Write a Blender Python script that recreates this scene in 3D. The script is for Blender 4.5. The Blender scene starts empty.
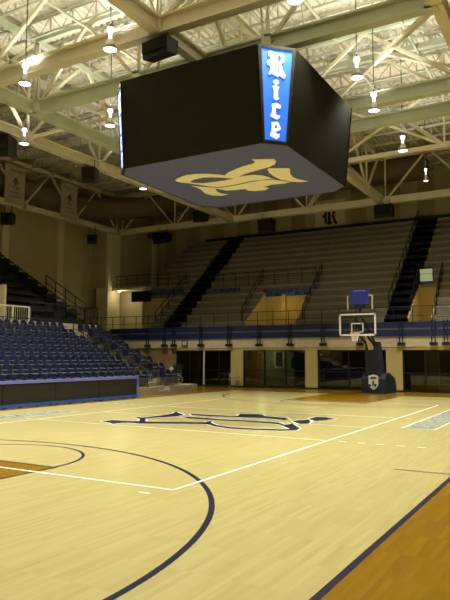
import bpy, bmesh, math, random
from mathutils import Vector, Matrix
random.seed(7)
S = bpy.context.scene
COL = S.collection

# ------------------------------------------------------------ camera
cd = bpy.data.cameras.new('camera'); cam = bpy.data.objects.new('camera', cd); COL.objects.link(cam)
yaw, pitch, roll = -.5223, .0915, .0036
f = Vector((math.sin(yaw)*math.cos(pitch), math.cos(yaw)*math.cos(pitch), math.sin(pitch)))
rt = Vector((math.cos(yaw), -math.sin(yaw), 0)); up = rt.cross(f)
r2 = rt*math.cos(roll)+up*math.sin(roll); u2 = up*math.cos(roll)-rt*math.sin(roll)
cam.matrix_world = Matrix(((r2.x, u2.x, -f.x, 9.51), (r2.y, u2.y, -f.y, -16.29), (r2.z, u2.z, -f.z, 1.833), (0, 0, 0, 1)))
cd.sensor_fit = 'VERTICAL'; cd.sensor_height = 24; cd.lens = 623.2/600*24; cd.clip_end = 300
S.camera = cam
# ------------------------------------------------------------ world and exposure
w = bpy.data.worlds.new('world'); S.world = w; w.use_nodes = True
w.node_tree.nodes['Background'].inputs[0].default_value = (.9, .8, .55, 1)
w.node_tree.nodes['Background'].inputs[1].default_value = .03
S.view_settings.view_transform = 'Standard'; S.view_settings.look = 'None'
S.view_settings.gamma = 1; S.view_settings.use_curve_mapping = False
S.view_settings.exposure = -1.84
LAMP_DOWN = 960; LAMP_UP = 560; WARM = (1, .965, .78)

# ------------------------------------------------------------ materials
def mat(name, col, rough=.6, metal=0, noise=0, scale=4, emit=None, es=0, spec=.5, bump=0, coat=0):
    m = bpy.data.materials.new(name); m.use_nodes = True
    nt = m.node_tree; b = nt.nodes['Principled BSDF']
    b.inputs['Base Color'].default_value = (*col, 1); b.inputs['Roughness'].default_value = rough
    b.inputs['Metallic'].default_value = metal; b.inputs['Specular IOR Level'].default_value = spec
    b.inputs['Coat Weight'].default_value = coat
    if emit: b.inputs['Emission Color'].default_value = (*emit, 1); b.inputs['Emission Strength'].default_value = es
    if noise or bump:
        tc = nt.nodes.new('ShaderNodeTexCoord'); n = nt.nodes.new('ShaderNodeTexNoise'); n.inputs['Scale'].default_value = scale
        n.inputs['Detail'].default_value = 5; nt.links.new(tc.outputs['Object'], n.inputs['Vector'])
        if noise:
            r = nt.nodes.new('ShaderNodeValToRGB'); nt.links.new(n.outputs['Fac'], r.inputs[0])
            r.color_ramp.elements[0].position = .3; r.color_ramp.elements[1].position = .7
            r.color_ramp.elements[0].color = (*[c*(1-noise) for c in col], 1); r.color_ramp.elements[1].color = (*[min(1, c*(1+noise)) for c in col], 1)
            nt.links.new(r.outputs[0], b.inputs['Base Color'])
        if bump:
            bp = nt.nodes.new('ShaderNodeBump'); bp.inputs['Strength'].default_value = bump; nt.links.new(n.outputs['Fac'], bp.inputs['Height']); nt.links.new(bp.outputs[0], b.inputs['Normal'])
    return m

def wood_floor(name, c1, c2, c3, rough, spec=.5):
    m = bpy.data.materials.new(name); m.use_nodes = True; nt = m.node_tree; b = nt.nodes['Principled BSDF']; L = nt.links.new
    tc = nt.nodes.new('ShaderNodeTexCoord'); mp = nt.nodes.new('ShaderNodeMapping'); mp.inputs['Rotation'].default_value = (0, 0, math.radians(90))
    L(tc.outputs['Object'], mp.inputs[0])
    br = nt.nodes.new('ShaderNodeTexBrick'); L(mp.outputs[0], br.inputs['Vector'])
    br.inputs['Scale'].default_value = 1; br.inputs['Brick Width'].default_value = .7; br.inputs['Row Height'].default_value = .058
    br.inputs['Mortar Size'].default_value = .0012; br.offset = .37; br.offset_frequency = 1; br.squash = 1
    br.inputs['Color1'].default_value = (0, 0, 0, 1); br.inputs['Color2'].default_value = (1, 1, 1, 1); br.inputs['Mortar'].default_value = (.1, .1, .1, 1)
    br.inputs['Bias'].default_value = 0
    no = nt.nodes.new('ShaderNodeTexNoise'); mp2 = nt.nodes.new('ShaderNodeMapping'); mp2.inputs['Scale'].default_value = (9, .8, 1)
    L(tc.outputs['Object'], mp2.inputs[0]); L(mp2.outputs[0], no.inputs['Vector']); no.inputs['Scale'].default_value = 1.5; no.inputs['Detail'].default_value = 6
    mx = nt.nodes.new('ShaderNodeMix'); mx.data_type = 'FLOAT'; mx.inputs[0].default_value = .62
    L(br.outputs['Color'], mx.inputs[2]); L(no.outputs['Fac'], mx.inputs[3])
    r = nt.nodes.new('ShaderNodeValToRGB'); L(mx.outputs[0], r.inputs[0])
    e = r.color_ramp.elements; e[0].position = .2; e[0].color = (*c1, 1); e[1].position = .8; e[1].color = (*c3, 1)
    k = e.new(.5); k.color = (*c2, 1)
    L(r.outputs[0], b.inputs['Base Color']); b.inputs['Roughness'].default_value = rough; b.inputs['Specular IOR Level'].default_value = spec
    n2 = nt.nodes.new('ShaderNodeTexNoise'); n2.inputs['Scale'].default_value = 1.3; L(tc.outputs['Object'], n2.inputs['Vector'])
    bp = nt.nodes.new('ShaderNodeBump'); bp.inputs['Strength'].default_value = .04; bp.inputs['Distance'].default_value = .05
    L(n2.outputs['Fac'], bp.inputs['Height']); L(bp.outputs[0], b.inputs['Normal'])
    return m

def mottled(name, a, b_, scale):
    m = mat(name, a, .4); nt = m.node_tree; b = nt.nodes['Principled BSDF']
    tc = nt.nodes.new('ShaderNodeTexCoord'); v = nt.nodes.new('ShaderNodeTexNoise'); v.inputs['Scale'].default_value = scale; v.inputs['Detail'].default_value = 3
    r = nt.nodes.new('ShaderNodeValToRGB'); nt.links.new(tc.outputs['Object'], v.inputs['Vector']); nt.links.new(v.outputs['Fac'], r.inputs[0])
    r.color_ramp.elements[0].position = .46; r.color_ramp.elements[0].color = (*b_, 1)
    r.color_ramp.elements[1].position = .54; r.color_ramp.elements[1].color = (*a, 1)
    nt.links.new(r.outputs[0], b.inputs['Base Color']); return m

def striped(name, a, b_, period, axis=0, rough=.8):
    m = mat(name, a, rough); nt = m.node_tree; b = nt.nodes['Principled BSDF']
    tc = nt.nodes.new('ShaderNodeTexCoord'); v = nt.nodes.new('ShaderNodeTexWave'); v.bands_direction = 'XYZ'[axis]
    v.inputs['Scale'].default_value = 2*math.pi/(20*period)
    r = nt.nodes.new('ShaderNodeValToRGB'); nt.links.new(tc.outputs['Object'], v.inputs['Vector']); nt.links.new(v.outputs['Fac'], r.inputs[0])
    r.color_ramp.interpolation = 'CONSTANT'; r.color_ramp.elements[0].color = (*a, 1); r.color_ramp.elements[1].position = .5; r.color_ramp.elements[1].color = (*b_, 1)
    nt.links.new(r.outputs[0], b.inputs['Base Color']); return m

def glass_mat(name, tint, refl):
    m = bpy.data.materials.new(name); m.use_nodes = True; nt = m.node_tree; nt.nodes.remove(nt.nodes['Principled BSDF'])
    o = nt.nodes['Material Output']; t = nt.nodes.new('ShaderNodeBsdfTransparent'); t.inputs[0].default_value = (*tint, 1)
    g = nt.nodes.new('ShaderNodeBsdfGlossy'); g.inputs['Roughness'].default_value = .02; mx = nt.nodes.new('ShaderNodeMixShader'); mx.inputs[0].default_value = refl
    nt.links.new(t.outputs[0], mx.inputs[1]); nt.links.new(g.outputs[0], mx.inputs[2]); nt.links.new(mx.outputs[0], o.inputs[0]); return m

M = {}
M['maple'] = wood_floor('maple', (.415, .365, .150), (.46, .40, .175), (.50, .44, .20), .24, .35)
M['amber'] = wood_floor('amber_stain', (.19, .10, .002), (.225, .12, .003), (.26, .14, .004), .26, .25)
M['navy_line'] = mat('navy_line', (.008, .008, .035), .4, spec=.2)
M['white_line'] = mat('white_line', (.85, .83, .72), .3)
M['grey_text'] = mottled('grey_court_lettering', (.40, .42, .33), (.10, .11, .11), 7)
M['wall'] = mat('beige_wall', (.56, .49, .29), .85, noise=.05, scale=.6)
M['column'] = mat('cream_column', (.80, .73, .50), .75, noise=.04)
M['pillar'] = mat('tan_pillar', (.68, .54, .22), .7)
M['fascia'] = mat('white_fascia', (.74, .66, .48), .7, noise=.05)
M['backwall'] = striped('striped_back_wall', (.40, .31, .16), (.50, .45, .28), 2.5)
M['woodwall'] = striped('tan_board_wall', (.36, .26, .12), (.31, .22, .10), .16)
M['deck'] = mat('roof_deck', (.86, .80, .68), .8, noise=.10, scale=.5)
M['steel'] = mat('cream_steel', (.78, .72, .54), .55, noise=.06, scale=1)
M['steelg'] = mat('green_grey_steel', (.60, .64, .50), .5, noise=.08, scale=1)
M['joist'] = mat('grey_joist', (.60, .60, .48), .6)
M['black'] = mat('black', (.010, .010, .010), .5)
M['mesh'] = mat('black_mesh_panel', (.018, .016, .012), .75, noise=.3, scale=20)
M['cloth'] = mat('black_cloth', (.022, .020, .013), .95, noise=.15, scale=6, spec=.15)
M['dark'] = mat('dark_bench', (.009, .009, .008), .6)
M['rail'] = mat('dark_rail', (.010, .010, .012), .6)
M['seat'] = mat('navy_seat', (.008, .012, .045), .35)
M['seatpan_lit'] = mat('navy_seat_pan_lit', (.05, .06, .10), .4)  # navy pan lightened: light falling on the seat is put into the colour
M['seatmetal'] = mat('grey_metal', (.30, .30, .28), .4, metal=.5)
M['seat_glint'] = mat('pale_grey_glint', (.17, .19, .22), .35)  # pale grey painted to stand for highlights between the seats
M['concrete'] = mat('concrete', (.30, .27, .19), .85, noise=.12, scale=2)
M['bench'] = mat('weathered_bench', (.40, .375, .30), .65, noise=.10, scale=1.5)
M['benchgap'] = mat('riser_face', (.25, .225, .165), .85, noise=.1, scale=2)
M['carpet'] = mat('navy_carpet', (.010, .012, .022), .95)
M['royal'] = mat('royal_blue_pad', (.03, .10, .55), .45)
M['lilac'] = mat('periwinkle_pad', (.15, .17, .55), .45)
M['blueband'] = mat('blue_vinyl', (.016, .024, .12), .5)
M['navypad'] = mat('navy_pad', (.010, .016, .045), .5)
M['blueclock'] = mat('blue_clock', (.03, .04, .30), .4)
M['white'] = mat('white_paint', (.80, .78, .70), .45)
M['yellow'] = mat('yellow_wall', (.62, .45, .13), .8)
M['orange'] = mat('orange_rim', (.75, .12, .02), .4)
M['door_orange'] = mat('orange_wood', (.45, .18, .05), .5)
M['duct'] = mat('brown_duct', (.20, .155, .09), .55, noise=.12, scale=1)
M['banner'] = mat('banner_cloth', (.52, .46, .36), .85, noise=.06, scale=3)
M['bannerink'] = mat('banner_ink', (.16, .14, .14), .85)
M['navy_under'] = mat('slate_underside', (.070, .078, .22), .7, noise=.06)
M['cream'] = mat('cream_emblem', (.80, .74, .52), .6)
M['blue_lit'] = mat('lit_blue_panel', (.02, .12, .6), .4, emit=(.035, .20, 1), es=2.5)
M['white_lit'] = mat('lit_white_letter', (.9, .9, .9), .4, emit=(.9, .95, 1), es=2.6)
M['lens'] = mat('lamp_lens', (1, 1, 1), .4, emit=(1, .96, .88), es=16)
M['globe'] = mat('lamp_globe', (1, 1, 1), .4, emit=(1, .95, .85), es=10)
M['aluminium'] = mat('spun_aluminium', (.6, .6, .56), .35, metal=.7)
M['glass'] = glass_mat('dark_tinted_glass', (.55, .60, .46), .07)
M['board_glass'] = glass_mat('clear_glass', (.88, .9, .88), .05)
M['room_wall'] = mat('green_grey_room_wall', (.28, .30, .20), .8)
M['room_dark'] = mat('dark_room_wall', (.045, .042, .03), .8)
M['room_floor'] = mat('room_floor', (.20, .17, .10), .6)
M['sign_lit'] = mat('pale_green_sign', (.5, .6, .35), .5, emit=(.72, .85, .5), es=1.0)
M['net'] = mat('white_net', (.85, .83, .78), .8)
M['bluebanner'] = mottled('blue_mottled_banner', (.02, .04, .20), (.10, .14, .34), 4)
M['shield'] = mat('silver_shield', (.72, .71, .66), .5)

# ------------------------------------------------------------ mesh helpers
class MB:
    def __init__(s): s.v = []; s.f = []; s.mi = []; s.m = 0
    def add(s, vs, fs):
        o = len(s.v); s.v += [tuple(v) for v in vs]
        for q in fs: s.f.append([o+i for i in q]); s.mi.append(s.m)
        return s
    def box(s, x0, x1, y0, y1, z0, z1):
        return s.add([(x0,y0,z0),(x1,y0,z0),(x1,y1,z0),(x0,y1,z0),(x0,y0,z1),(x1,y0,z1),(x1,y1,z1),(x0,y1,z1)],
              [(3,2,1,0),(4,5,6,7),(0,1,5,4),(1,2,6,5),(2,3,7,6),(3,0,4,7)])
    def quad(s, a, b, c, d): return s.add([a, b, c, d], [(0,1,2,3)])
    def frame(s, a, b):
        d = (Vector(b)-Vector(a)).normalized(); h = Vector((0,0,1)) if abs(d.z) < .98 else Vector((0,1,0))
        x = d.cross(h).normalized(); return d, x, x.cross(d)
    def bar(s, a, b, wd=.1, ht=None):
        ht = ht or wd; a = Vector(a); b = Vector(b); d, x, y = s.frame(a, b)
        P = [a+x*i*wd/2+y*j*ht/2 for i, j in ((-1,-1),(1,-1),(1,1),(-1,1))]+[b+x*i*wd/2+y*j*ht/2 for i, j in ((-1,-1),(1,-1),(1,1),(-1,1))]
        return s.add(P, [(3,2,1,0),(4,5,6,7),(0,1,5,4),(1,2,6,5),(2,3,7,6),(3,0,4,7)])
    def ibeam(s, a, b, wd=.3, ht=.5, t=.06):
        a = Vector(a); b = Vector(b); d, x, y = s.frame(a, b)
        s.bar(a+y*(ht/2-t/2), b+y*(ht/2-t/2), wd, t); s.bar(a-y*(ht/2-t/2), b-y*(ht/2-t/2), wd, t)
        return s.bar(a, b, t, ht-2*t)
    def tube(s, pts, r, n=8, cap=True):
        pts = [Vector(p) for p in pts]; o = len(s.v); rs = r if isinstance(r, (list, tuple)) else [r]*len(pts)
        for k, p in enumerate(pts):
            a = pts[max(0, k-1)]; b = pts[min(len(pts)-1, k+1)]; d, x, y = s.frame(a, b)
            for i in range(n):
                t = 2*math.pi*i/n; s.v.append(tuple(p+x*math.cos(t)*rs[k]+y*math.sin(t)*rs[k]))
        for k in range(len(pts)-1):
            for i in range(n):
                j = (i+1) % n; s.f.append([o+k*n+i, o+k*n+j, o+(k+1)*n+j, o+(k+1)*n+i]); s.mi.append(s.m)
        if cap:
            s.f.append([o+i for i in range(n)][::-1]); s.mi.append(s.m); s.f.append([o+(len(pts)-1)*n+i for i in range(n)]); s.mi.append(s.m)
        return s
    def lathe(s, prof, c=(0,0,0), n=16):
        o = len(s.v)
        for r, z in prof:
            for i in range(n): t = 2*math.pi*i/n; s.v.append((c[0]+r*math.cos(t), c[1]+r*math.sin(t), c[2]+z))
        for k in range(len(prof)-1):
            for i in range(n):
                j = (i+1) % n; s.f.append([o+k*n+i, o+k*n+j, o+(k+1)*n+j, o+(k+1)*n+i]); s.mi.append(s.m)
        return s
    def prism(s, poly, fn, d0, d1):      # poly in 2D, fn(u,v,d) -> point
        n = len(poly); P = [fn(u, v, d0) for u, v in poly]+[fn(u, v, d1) for u, v in poly]
        return s.add(P, [list(range(n))[::-1], [n+i for i in range(n)]]+[(i, (i+1) % n, n+(i+1) % n, n+i) for i in range(n)])
    def build(s, name, m, parent=None, smooth=False, fix=True):
        me = bpy.data.meshes.new(name); me.from_pydata(s.v, [], s.f)
        ms = m if isinstance(m, (list, tuple)) else [m]
        for k in ms: me.materials.append(M[k])
        for p, i in zip(me.polygons, s.mi): p.material_index = i; p.use_smooth = smooth
        if fix:
            bm = bmesh.new(); bm.from_mesh(me); bmesh.ops.recalc_face_normals(bm, faces=bm.faces); bm.to_mesh(me); bm.free()
        me.update(); o = bpy.data.objects.new(name, me); COL.objects.link(o)
        if parent: o.parent = parent
        return o

def tag(o, label=None, cat=None, group=None, kind=None):
    if label: o['label'] = label
    if cat: o['category'] = cat
    if group: o['group'] = group
    if kind: o['kind'] = kind
    return o
def thing(name, label, cat, loc=(0,0,0), rz=0, group=None):
    o = bpy.data.objects.new(name, None); COL.objects.link(o); o.location = loc; o.rotation_euler = (0, 0, rz)
    o.empty_display_size = .2
    return tag(o, label, cat, group)
ORD = ['first','second','third','fourth','fifth','sixth','seventh','eighth','ninth','tenth','eleventh','twelfth','thirteenth','fourteenth','fifteenth','sixteenth','seventeenth','eighteenth','nineteenth','twentieth','twenty-first','twenty-second','twenty-third','twenty-fourth']
def struct(o): o['kind'] = 'structure'; return o
def dup(root, loc, rz=None, label=None, group=None):
    r = root.copy(); COL.objects.link(r); r.location = loc
    if rz is not None: r.rotation_euler = (0, 0, rz)
    if label: r['label'] = label
    if group: r['group'] = group
    for ch in list(root.children):
        c = ch.copy(); COL.objects.link(c); c.parent = r
        for g in list(ch.children):
            d = g.copy(); COL.objects.link(d); d.parent = c
    return r
def letters_mesh(name, polys, holes, m, fn, depth, parent):
    """2D outlines with holes -> filled solid, mapped to 3D by fn(u,v,d)."""
    cu = bpy.data.curves.new(name, 'CURVE'); cu.dimensions = '2D'; cu.fill_mode = 'BOTH'; cu.extrude = 1
    for p in polys+holes:
        sp = cu.splines.new('POLY'); sp.points.add(len(p)-1); sp.use_cyclic_u = True
        for k, (x, y) in enumerate(p): sp.points[k].co = (x, y, 0, 1)
    tmp = bpy.data.objects.new('tmp', cu); COL.objects.link(tmp)
    me = bpy.data.meshes.new_from_object(tmp.evaluated_get(bpy.context.evaluated_depsgraph_get()))
    bpy.data.objects.remove(tmp); bpy.data.curves.remove(cu)
    for v in me.vertices: v.co = fn(v.co.x, v.co.y, depth if v.co.z > 0 else 0)
    me.materials.clear(); me.materials.append(M[m]); me.name = name
    bm = bmesh.new(); bm.from_mesh(me); bmesh.ops.recalc_face_normals(bm, faces=bm.faces); bm.to_mesh(me); bm.free()
    o = bpy.data.objects.new(name, me); COL.objects.link(o); o.parent = parent; return o

# ============================================================ STRUCTURE
# ---- court floor with all painted markings
fl = MB()
fl.m = 1; fl.box(-26, 26, -32, 30.5, -.2, 0)
fl.m = 0; fl.quad((-7.62,-14.325,.001), (7.62,-14.325,.001), (7.62,14.325,.001), (-7.62,14.325,.001))
def line(x0, y0, x1, y1, wd, z, m):
    fl.m = m; a = Vector((x0, y0, 0)); b = Vector((x1, y1, 0)); d = (b-a).normalized(); n = Vector((-d.y, d.x, 0))*wd/2
    fl.quad(*[(p.x, p.y, z) for p in (a+n, a-n, b-n, b+n)])
def arc(cx, cy, r, a0, a1, wd, z, m, n=64):
    fl.m = m
    for k in range(n):
        t = math.radians(a0+(a1-a0)*k/n); u = math.radians(a0+(a1-a0)*(k+1)/n)
        fl.quad(*[(cx+rr*math.cos(q), cy+rr*math.sin(q), z) for rr, q in ((r-wd/2, t), (r+wd/2, t), (r+wd/2, u), (r-wd/2, u))])
for s in (1, -1):
    by = -12.725*s
    fl.m = 1; fl.quad((-1.83, -14.3*s, .002), (1.83, -14.3*s, .002), (1.83, -8.535*s, .002), (-1.83, -8.535*s, .002))
    line(1.83, -14.3*s, 1.83, -8.535*s, .05, .003, 2); line(-1.83, -14.3*s, -1.83, -8.535*s, .05, .003, 2)
    line(-1.83, -8.535*s, 1.83, -8.535*s, .05, .003, 2)
    arc(0, -8.535*s, 1.78, 0 if s > 0 else 180, 180 if s > 0 else 360, .06, .003, 2)
    arc(0, by, 6.31, 0 if s > 0 else 180, 180 if s > 0 else 360, .075, .003, 2, 120)
    line(6.27, by, 6.27, -14.3*s, .06, .003, 2); line(-6.27, by, -6.27, -14.3*s, .06, .003, 2)
    line(6.7*s, -5.79, 7.6*s, -5.79, .05, .003, 2); line(6.7*s, 5.79, 7.6*s, 5.79, .05, .003, 2)
    line(7.65*s, -14.35, 7.65*s, 14.35, .07, .004, 2); line(-7.65, 14.35*s, 7.65, 14.35*s, .07, .004, 2)
    line(4.5*s, -9, 4.5*s, 9, .065, .004, 3); line(-4.53, 9*s, 4.53, 9*s, .065, .004, 3); line(-4.5, 3*s, 4.5, 3*s, .055, .004, 3)
    for k in range(5): line((4.75+.42*k)*1, -3*s, (4.92+.42*k), -3*s, .06, .004, 3)
    for k in range(5): line(-(4.75+.42*k)*1, -3*s, -(4.92+.42*k), -3*s, .06, .004, 3)
    # pale outlined grey lettering band beside each sideline
    x0, x1 = sorted((5.3*s, 6.08*s)); y0, y1 = sorted((.4*s, 7.6*s))
    fl.m = 3; fl.quad((x0-.05, y0-.05, .004), (x1+.05, y0-.05, .004), (x1+.05, y1+.05, .004), (x0-.05, y1+.05, .004))
    fl.m = 4; fl.quad((x0, y0, .006), (x1, y0, .006), (x1, y1, .006), (x0, y1, .006))
line(4.18, -9.35, 4.36, -9.35, .06, .004, 3)
line(-4.5, 0, 4.5, 0, .045, .003, 3)
LOGO = {'tail': [(-2.49,-2.48),(-2.47,-2.03),(-1.54,-1.92),(-0.51,-1.41),(0.15,-1.13),(0.41,-1.34),(0.42,-1.57),(-0.22,-1.85),(-1.18,-2.39),(-1.71,-2.38),(-1.77,-2.82),(-2.07,-2.63)],
'fork': [(-2.5,-1.02),(-2.15,-0.88),(-2.13,-0.13),(-2.17,0.58),(-2.48,1.26),(-1.96,0.79),(-1.55,0.35),(-1.54,-0.16),(-1.75,-0.66),(-1.85,-1.23),(-1.43,-1.82),(-1.58,-1.91),(-2.0,-1.32)],
'mid': [(-1.28,-0.22),(-1.14,0.02),(0.15,-0.12),(1.01,-0.04),(1.92,-0.09),(2.64,-0.81),(2.43,-0.8),(2.06,-0.5),(1.2,-0.41),(0.35,-0.48),(-0.86,-0.47)],
'top': [(-1.67,0.89),(-0.91,0.88),(0.02,0.98),(-0.28,1.72),(0.4,1.95),(0.77,1.41),(1.51,1.3),(1.86,0.88),(1.79,0.62),(0.97,0.82),(0.21,0.64),(-0.63,0.42),(-1.32,0.46)],
'loop': [(0.06,-0.93),(0.11,-0.69),(0.37,-1.18),(0.86,-1.62),(1.4,-1.8),(1.92,-1.78),(2.68,-1.57),(2.88,-1.4),(2.41,-0.81),(2.37,-0.12),(3.02,-1.1),(3.13,-1.6),(2.82,-1.89),(2.08,-2.1),(1.52,-2.13),(0.91,-1.91),(0.36,-1.43)],
'wedge': [(2.11,0.45),(2.19,0.87),(2.37,1.12),(2.63,0.61),(2.79,0.02),(2.62,-0.15)],
'tip': [(2.23,1.46),(2.22,2.05),(2.52,2.12),(2.96,1.78),(2.88,1.17),(2.72,0.86),(2.49,1.06)]}
def area(p): return sum(p[i][0]*p[(i+1) % len(p)][1]-p[(i+1) % len(p)][0]*p[i][1] for i in range(len(p)))/2
def tri_fill(poly, z, m):
    from mathutils.geometry import tessellate_polygon
    fl.m = m; t = tessellate_polygon([[Vector((x, y, 0)) for x, y in poly]])
    fl.add([(x, y, z) for x, y in poly], [tuple(k) for k in t])
for p in LOGO.values():
    if area(p) < 0: p = p[::-1]
    n = len(p)
    for i in range(n):                     # white outline: a strip along every edge
        a, b = p[i], p[(i+1) % n]; line(a[0], a[1], b[0], b[1], .13, .0045, 3)
    tri_fill(p, .006, 2)
floor = fl.build('floor', ['maple', 'amber', 'navy_line', 'white_line', 'grey_text'], fix=False)
struct(floor)
bm = bmesh.new(); bm.from_mesh(floor.data)
for fc in bm.faces:
    if len(fc.verts) <= 4 and abs(fc.normal.z) > .9 and fc.calc_center_median().z > 0 and fc.normal.z < 0: fc.normal_flip()
bm.to_mesh(floor.data); bm.free()

# ---- walls
struct(MB().box(-25.4, -25.1, -32, 22, 0, 16).build('wall_left', 'wall'))
struct(MB().box(-25.1, -23.6, 22.0, 29.4, 7.35, 12.3).box(-25.4, -25.1, 22, 29.5, 0, 16).build('wall_left_recess', 'wall'))
struct(MB().box(24, 24.3, -32, 30, 0, 16).build('wall_right', 'wall'))
struct(MB().box(-25.4, 24.3, -32.3, -32, 0, 16).build('wall_front', 'wall'))
struct(MB().box(-25.4, 24.3, 29.4, 29.7, 0, 16).build('wall_back', 'backwall'))
# columns
k = 1
for (x0, x1, y0, y1, z0, z1) in ((-24.6,-23.4,22.05,23.55,3.7,11.8), (-25.1,-24.5,17.6,18.2,3.7,15.6), (-25.1,-24.5,12.4,13.0,3.7,15.6), (-25.1,-24.5,7,7.6,3.7,15.6), (-23.6,-23.3,28.1,28.5,7.3,12.3)):
    struct(MB().box(x0, x1, y0, y1, z0, z1).build('trim_%d' % k, 'column')); k += 1

# ---- ceiling: corrugated roof deck, ribs along the court
dk = MB(); xs = []; x = -25.4; n = 0
while x < 24.3:
    xs += [(x, 15.75), (x+.12, 15.75), (x+.16, 15.66), (x+.28, 15.66)]; x += .32
for i in range(len(xs)-1):
    (a, za), (b, zb) = xs[i], xs[i+1]; dk.quad((a,-32,za), (b,-32,zb), (b,29.6,zb), (a,29.6,za))
dk.box(-25.4, 24.3, -32, 29.7, 15.9, 16.0)
struct(dk.build('ceiling', 'deck', fix=False))

# ---- ground-level end wall with glass bays (y = 18)
Y = 18.0; FX0, FX1 = -25.1, 12.6
struct(MB().box(FX0, -13.9, Y, Y+.2, 0, 2.42).build('wall_end', 'woodwall'))
for a, b in ((-9.72,-8.86), (-4.72,-3.97), (0.05,.93), (5.4,6.2), (10.4,12.6)):
    struct(MB().box(a, b, Y-.12, Y+.35, 0, 2.32).build('trim_%d' % k, 'pillar')); k += 1
struct(MB().box(-13.9, FX1, Y-.05, Y+.3, 2.27, 2.42).build('trim_%d' % k, 'pillar')); k += 1
struct(MB().box(-13.9, FX1, Y-.13, Y-.06, 0, .09).box(-25.1, -13.9, Y-.04, Y, 0, .1).build('baseboard_end', 'black')); k += 1
bays = [(-13.9, -11.72, [-12.84]), (-11.72, -9.72, [-10.65]), (-8.86, -4.72, [-7.42, -6.02]), (-3.97, .05, [-2.1, -.95]), (.93, 5.4, [2.12, 3.6]), (6.2, 10.4, [7.6, 9.0])]
for i, (a, b, mu) in enumerate(bays):
    wn = MB()
    for xx in [a+.03]+mu+[b-.03]: wn.box(xx-.035, xx+.035, Y-.04, Y+.06, .06, 2.27)
    wn.box(a, b, Y-.04, Y+.06, 2.2, 2.27).box(a, b, Y-.04, Y+.06, .04, .12).box(a, b, Y-.02, Y+.04, 1.0, 1.05)
    w_ = struct(wn.build('window_%d' % (i+1), 'black'))
    ed = [a]+mu+[b]
    for c, d in zip(ed, ed[1:]): MB().box(c, d, Y+.01, Y+.02, .1, 2.22).build('window_pane', 'glass', w_)
struct(MB().box(-11.78, -11.68, Y-.1, Y+.05, 0, 2.3).build('trim_%d' % k, 'white')); k += 1
# rooms behind the glass
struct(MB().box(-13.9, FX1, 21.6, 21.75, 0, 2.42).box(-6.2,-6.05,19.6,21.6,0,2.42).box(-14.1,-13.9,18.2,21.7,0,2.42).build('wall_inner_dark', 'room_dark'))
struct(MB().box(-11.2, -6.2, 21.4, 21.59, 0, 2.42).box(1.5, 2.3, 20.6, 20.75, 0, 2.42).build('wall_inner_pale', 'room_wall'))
struct(MB().box(-10.25, -9.3, 21.33, 21.4, 0, 2.1).build('door_1', 'door_orange'))
# ---- balcony slab and its fascia
struct(MB().box(-25.1, FX1+11, 17.9, 23, 2.42, 3.0).build('trim_%d' % k, 'fascia')); k += 1
struct(MB().box(-25.1, -15.9, -20, 12.4, 3.2, 3.7).box(-25.1, 24, 18.3, 29.4, 3.0, 3.7).build('floor_concourse', 'concrete'))
struct(MB().box(-15.95, -15.75, -20, 12.4, 0, 3.7).box(-25.1, -15.95, 12.3, 12.4, 0, 3.2).build('wall_concourse', 'wall'))

# ============================================================ ROOF STEEL (things)
def truss(name, label, a, b, nodes, z0=12, z1=14.9, bw=(.32,.5), tw=(.22,.24), kind='i', mb='steel', ends=True, offset=.5):
    """a,b: plan end points; nodes: distances of bottom nodes along it"""
    a = Vector((a[0], a[1], 0)); b = Vector((b[0], b[1], 0)); d = (b-a); L = d.length; d.normalize()
    P = lambda s, z: (a.x+d.x*s, a.y+d.y*s, z)
    t = thing(name, label, 'roof truss', (0,0,0), 0)
    m = MB(); (m.ibeam if kind == 'i' else m.bar)(P(0,z0), P(L,z0), bw[0], bw[1]); m.build('bottom_chord', mb, t)
    MB().bar(P(0,z1), P(L,z1), *tw).build('top_chord', mb, t)
    sp = nodes[1]-nodes[0] if len(nodes) > 1 else 5
    for s in nodes:
        MB().bar(P(s, z0), P(s, z1), .09).build('web_post', 'steel', t)
        for q in (-1, 1):
            e = s+q*sp*offset
            if -.1 <= e <= L+.1: MB().bar(P(s, z0), P(e, z1), .12).build('web_diagonal', 'steel', t)
        MB().box(P(s,0)[0]-.17, P(s,0)[0]+.17, P(s,0)[1]-.17, P(s,0)[1]+.17, z0-bw[1]/2-.02, z0+bw[1]/2+.05).build('gusset', mb, t)
    return t
truss('roof_truss', 'cream steel truss running across the hall above the far balcony seats', (-23.3,23.4), (22,23.4), [.2,5.4,10.8,16.5,22,27.5,33,38.5,44], bw=(.42,.45), kind='b')
truss('roof_truss', 'cream steel truss along the left wall holding the two hanging banners', (-23.3,-20), (-23.3,23.4), [3.3+4.95*i for i in range(9)], bw=(.34,.4), kind='b')
truss('roof_truss', 'long cream truss passing left of and under the hanging scoreboard', (-12.6,-20), (-12.6,23.4), [3.8+4.95*i for i in range(8)], bw=(.38,.46))
truss('roof_truss', 'cream lengthwise truss directly above the hanging scoreboard', (-1.5,-20), (-1.5,23.4), [2.6,8,13.3,18.7,24,29.4,34.7,40], z1=14.8)
truss('roof_truss', 'nearest beige beam truss crossing the top left corner under the roof', (-22,-1.35), (20,-1.35), [4,12.2,20.4,28.6,36.8], bw=(.34,.56))
truss('roof_truss', 'beam truss crossing just behind the top edge of the scoreboard', (-9.75,1.33), (6.3,1.33), [.2,5.4,10.7,15.9], bw=(.34,.56), mb='steelg')
truss('roof_truss', 'short lengthwise beam truss between the two lamps at upper left', (-9.75,-12), (-9.75,7.3), [5.2,10.65,13.3,19.1], bw=(.34,.5), mb='steelg')
truss('roof_truss', 'lengthwise beam truss leaving the top right corner of the view', (6.3,-14), (6.3,22), [4,9.5,15.3,21.3,29], bw=(.34,.5))
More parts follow.
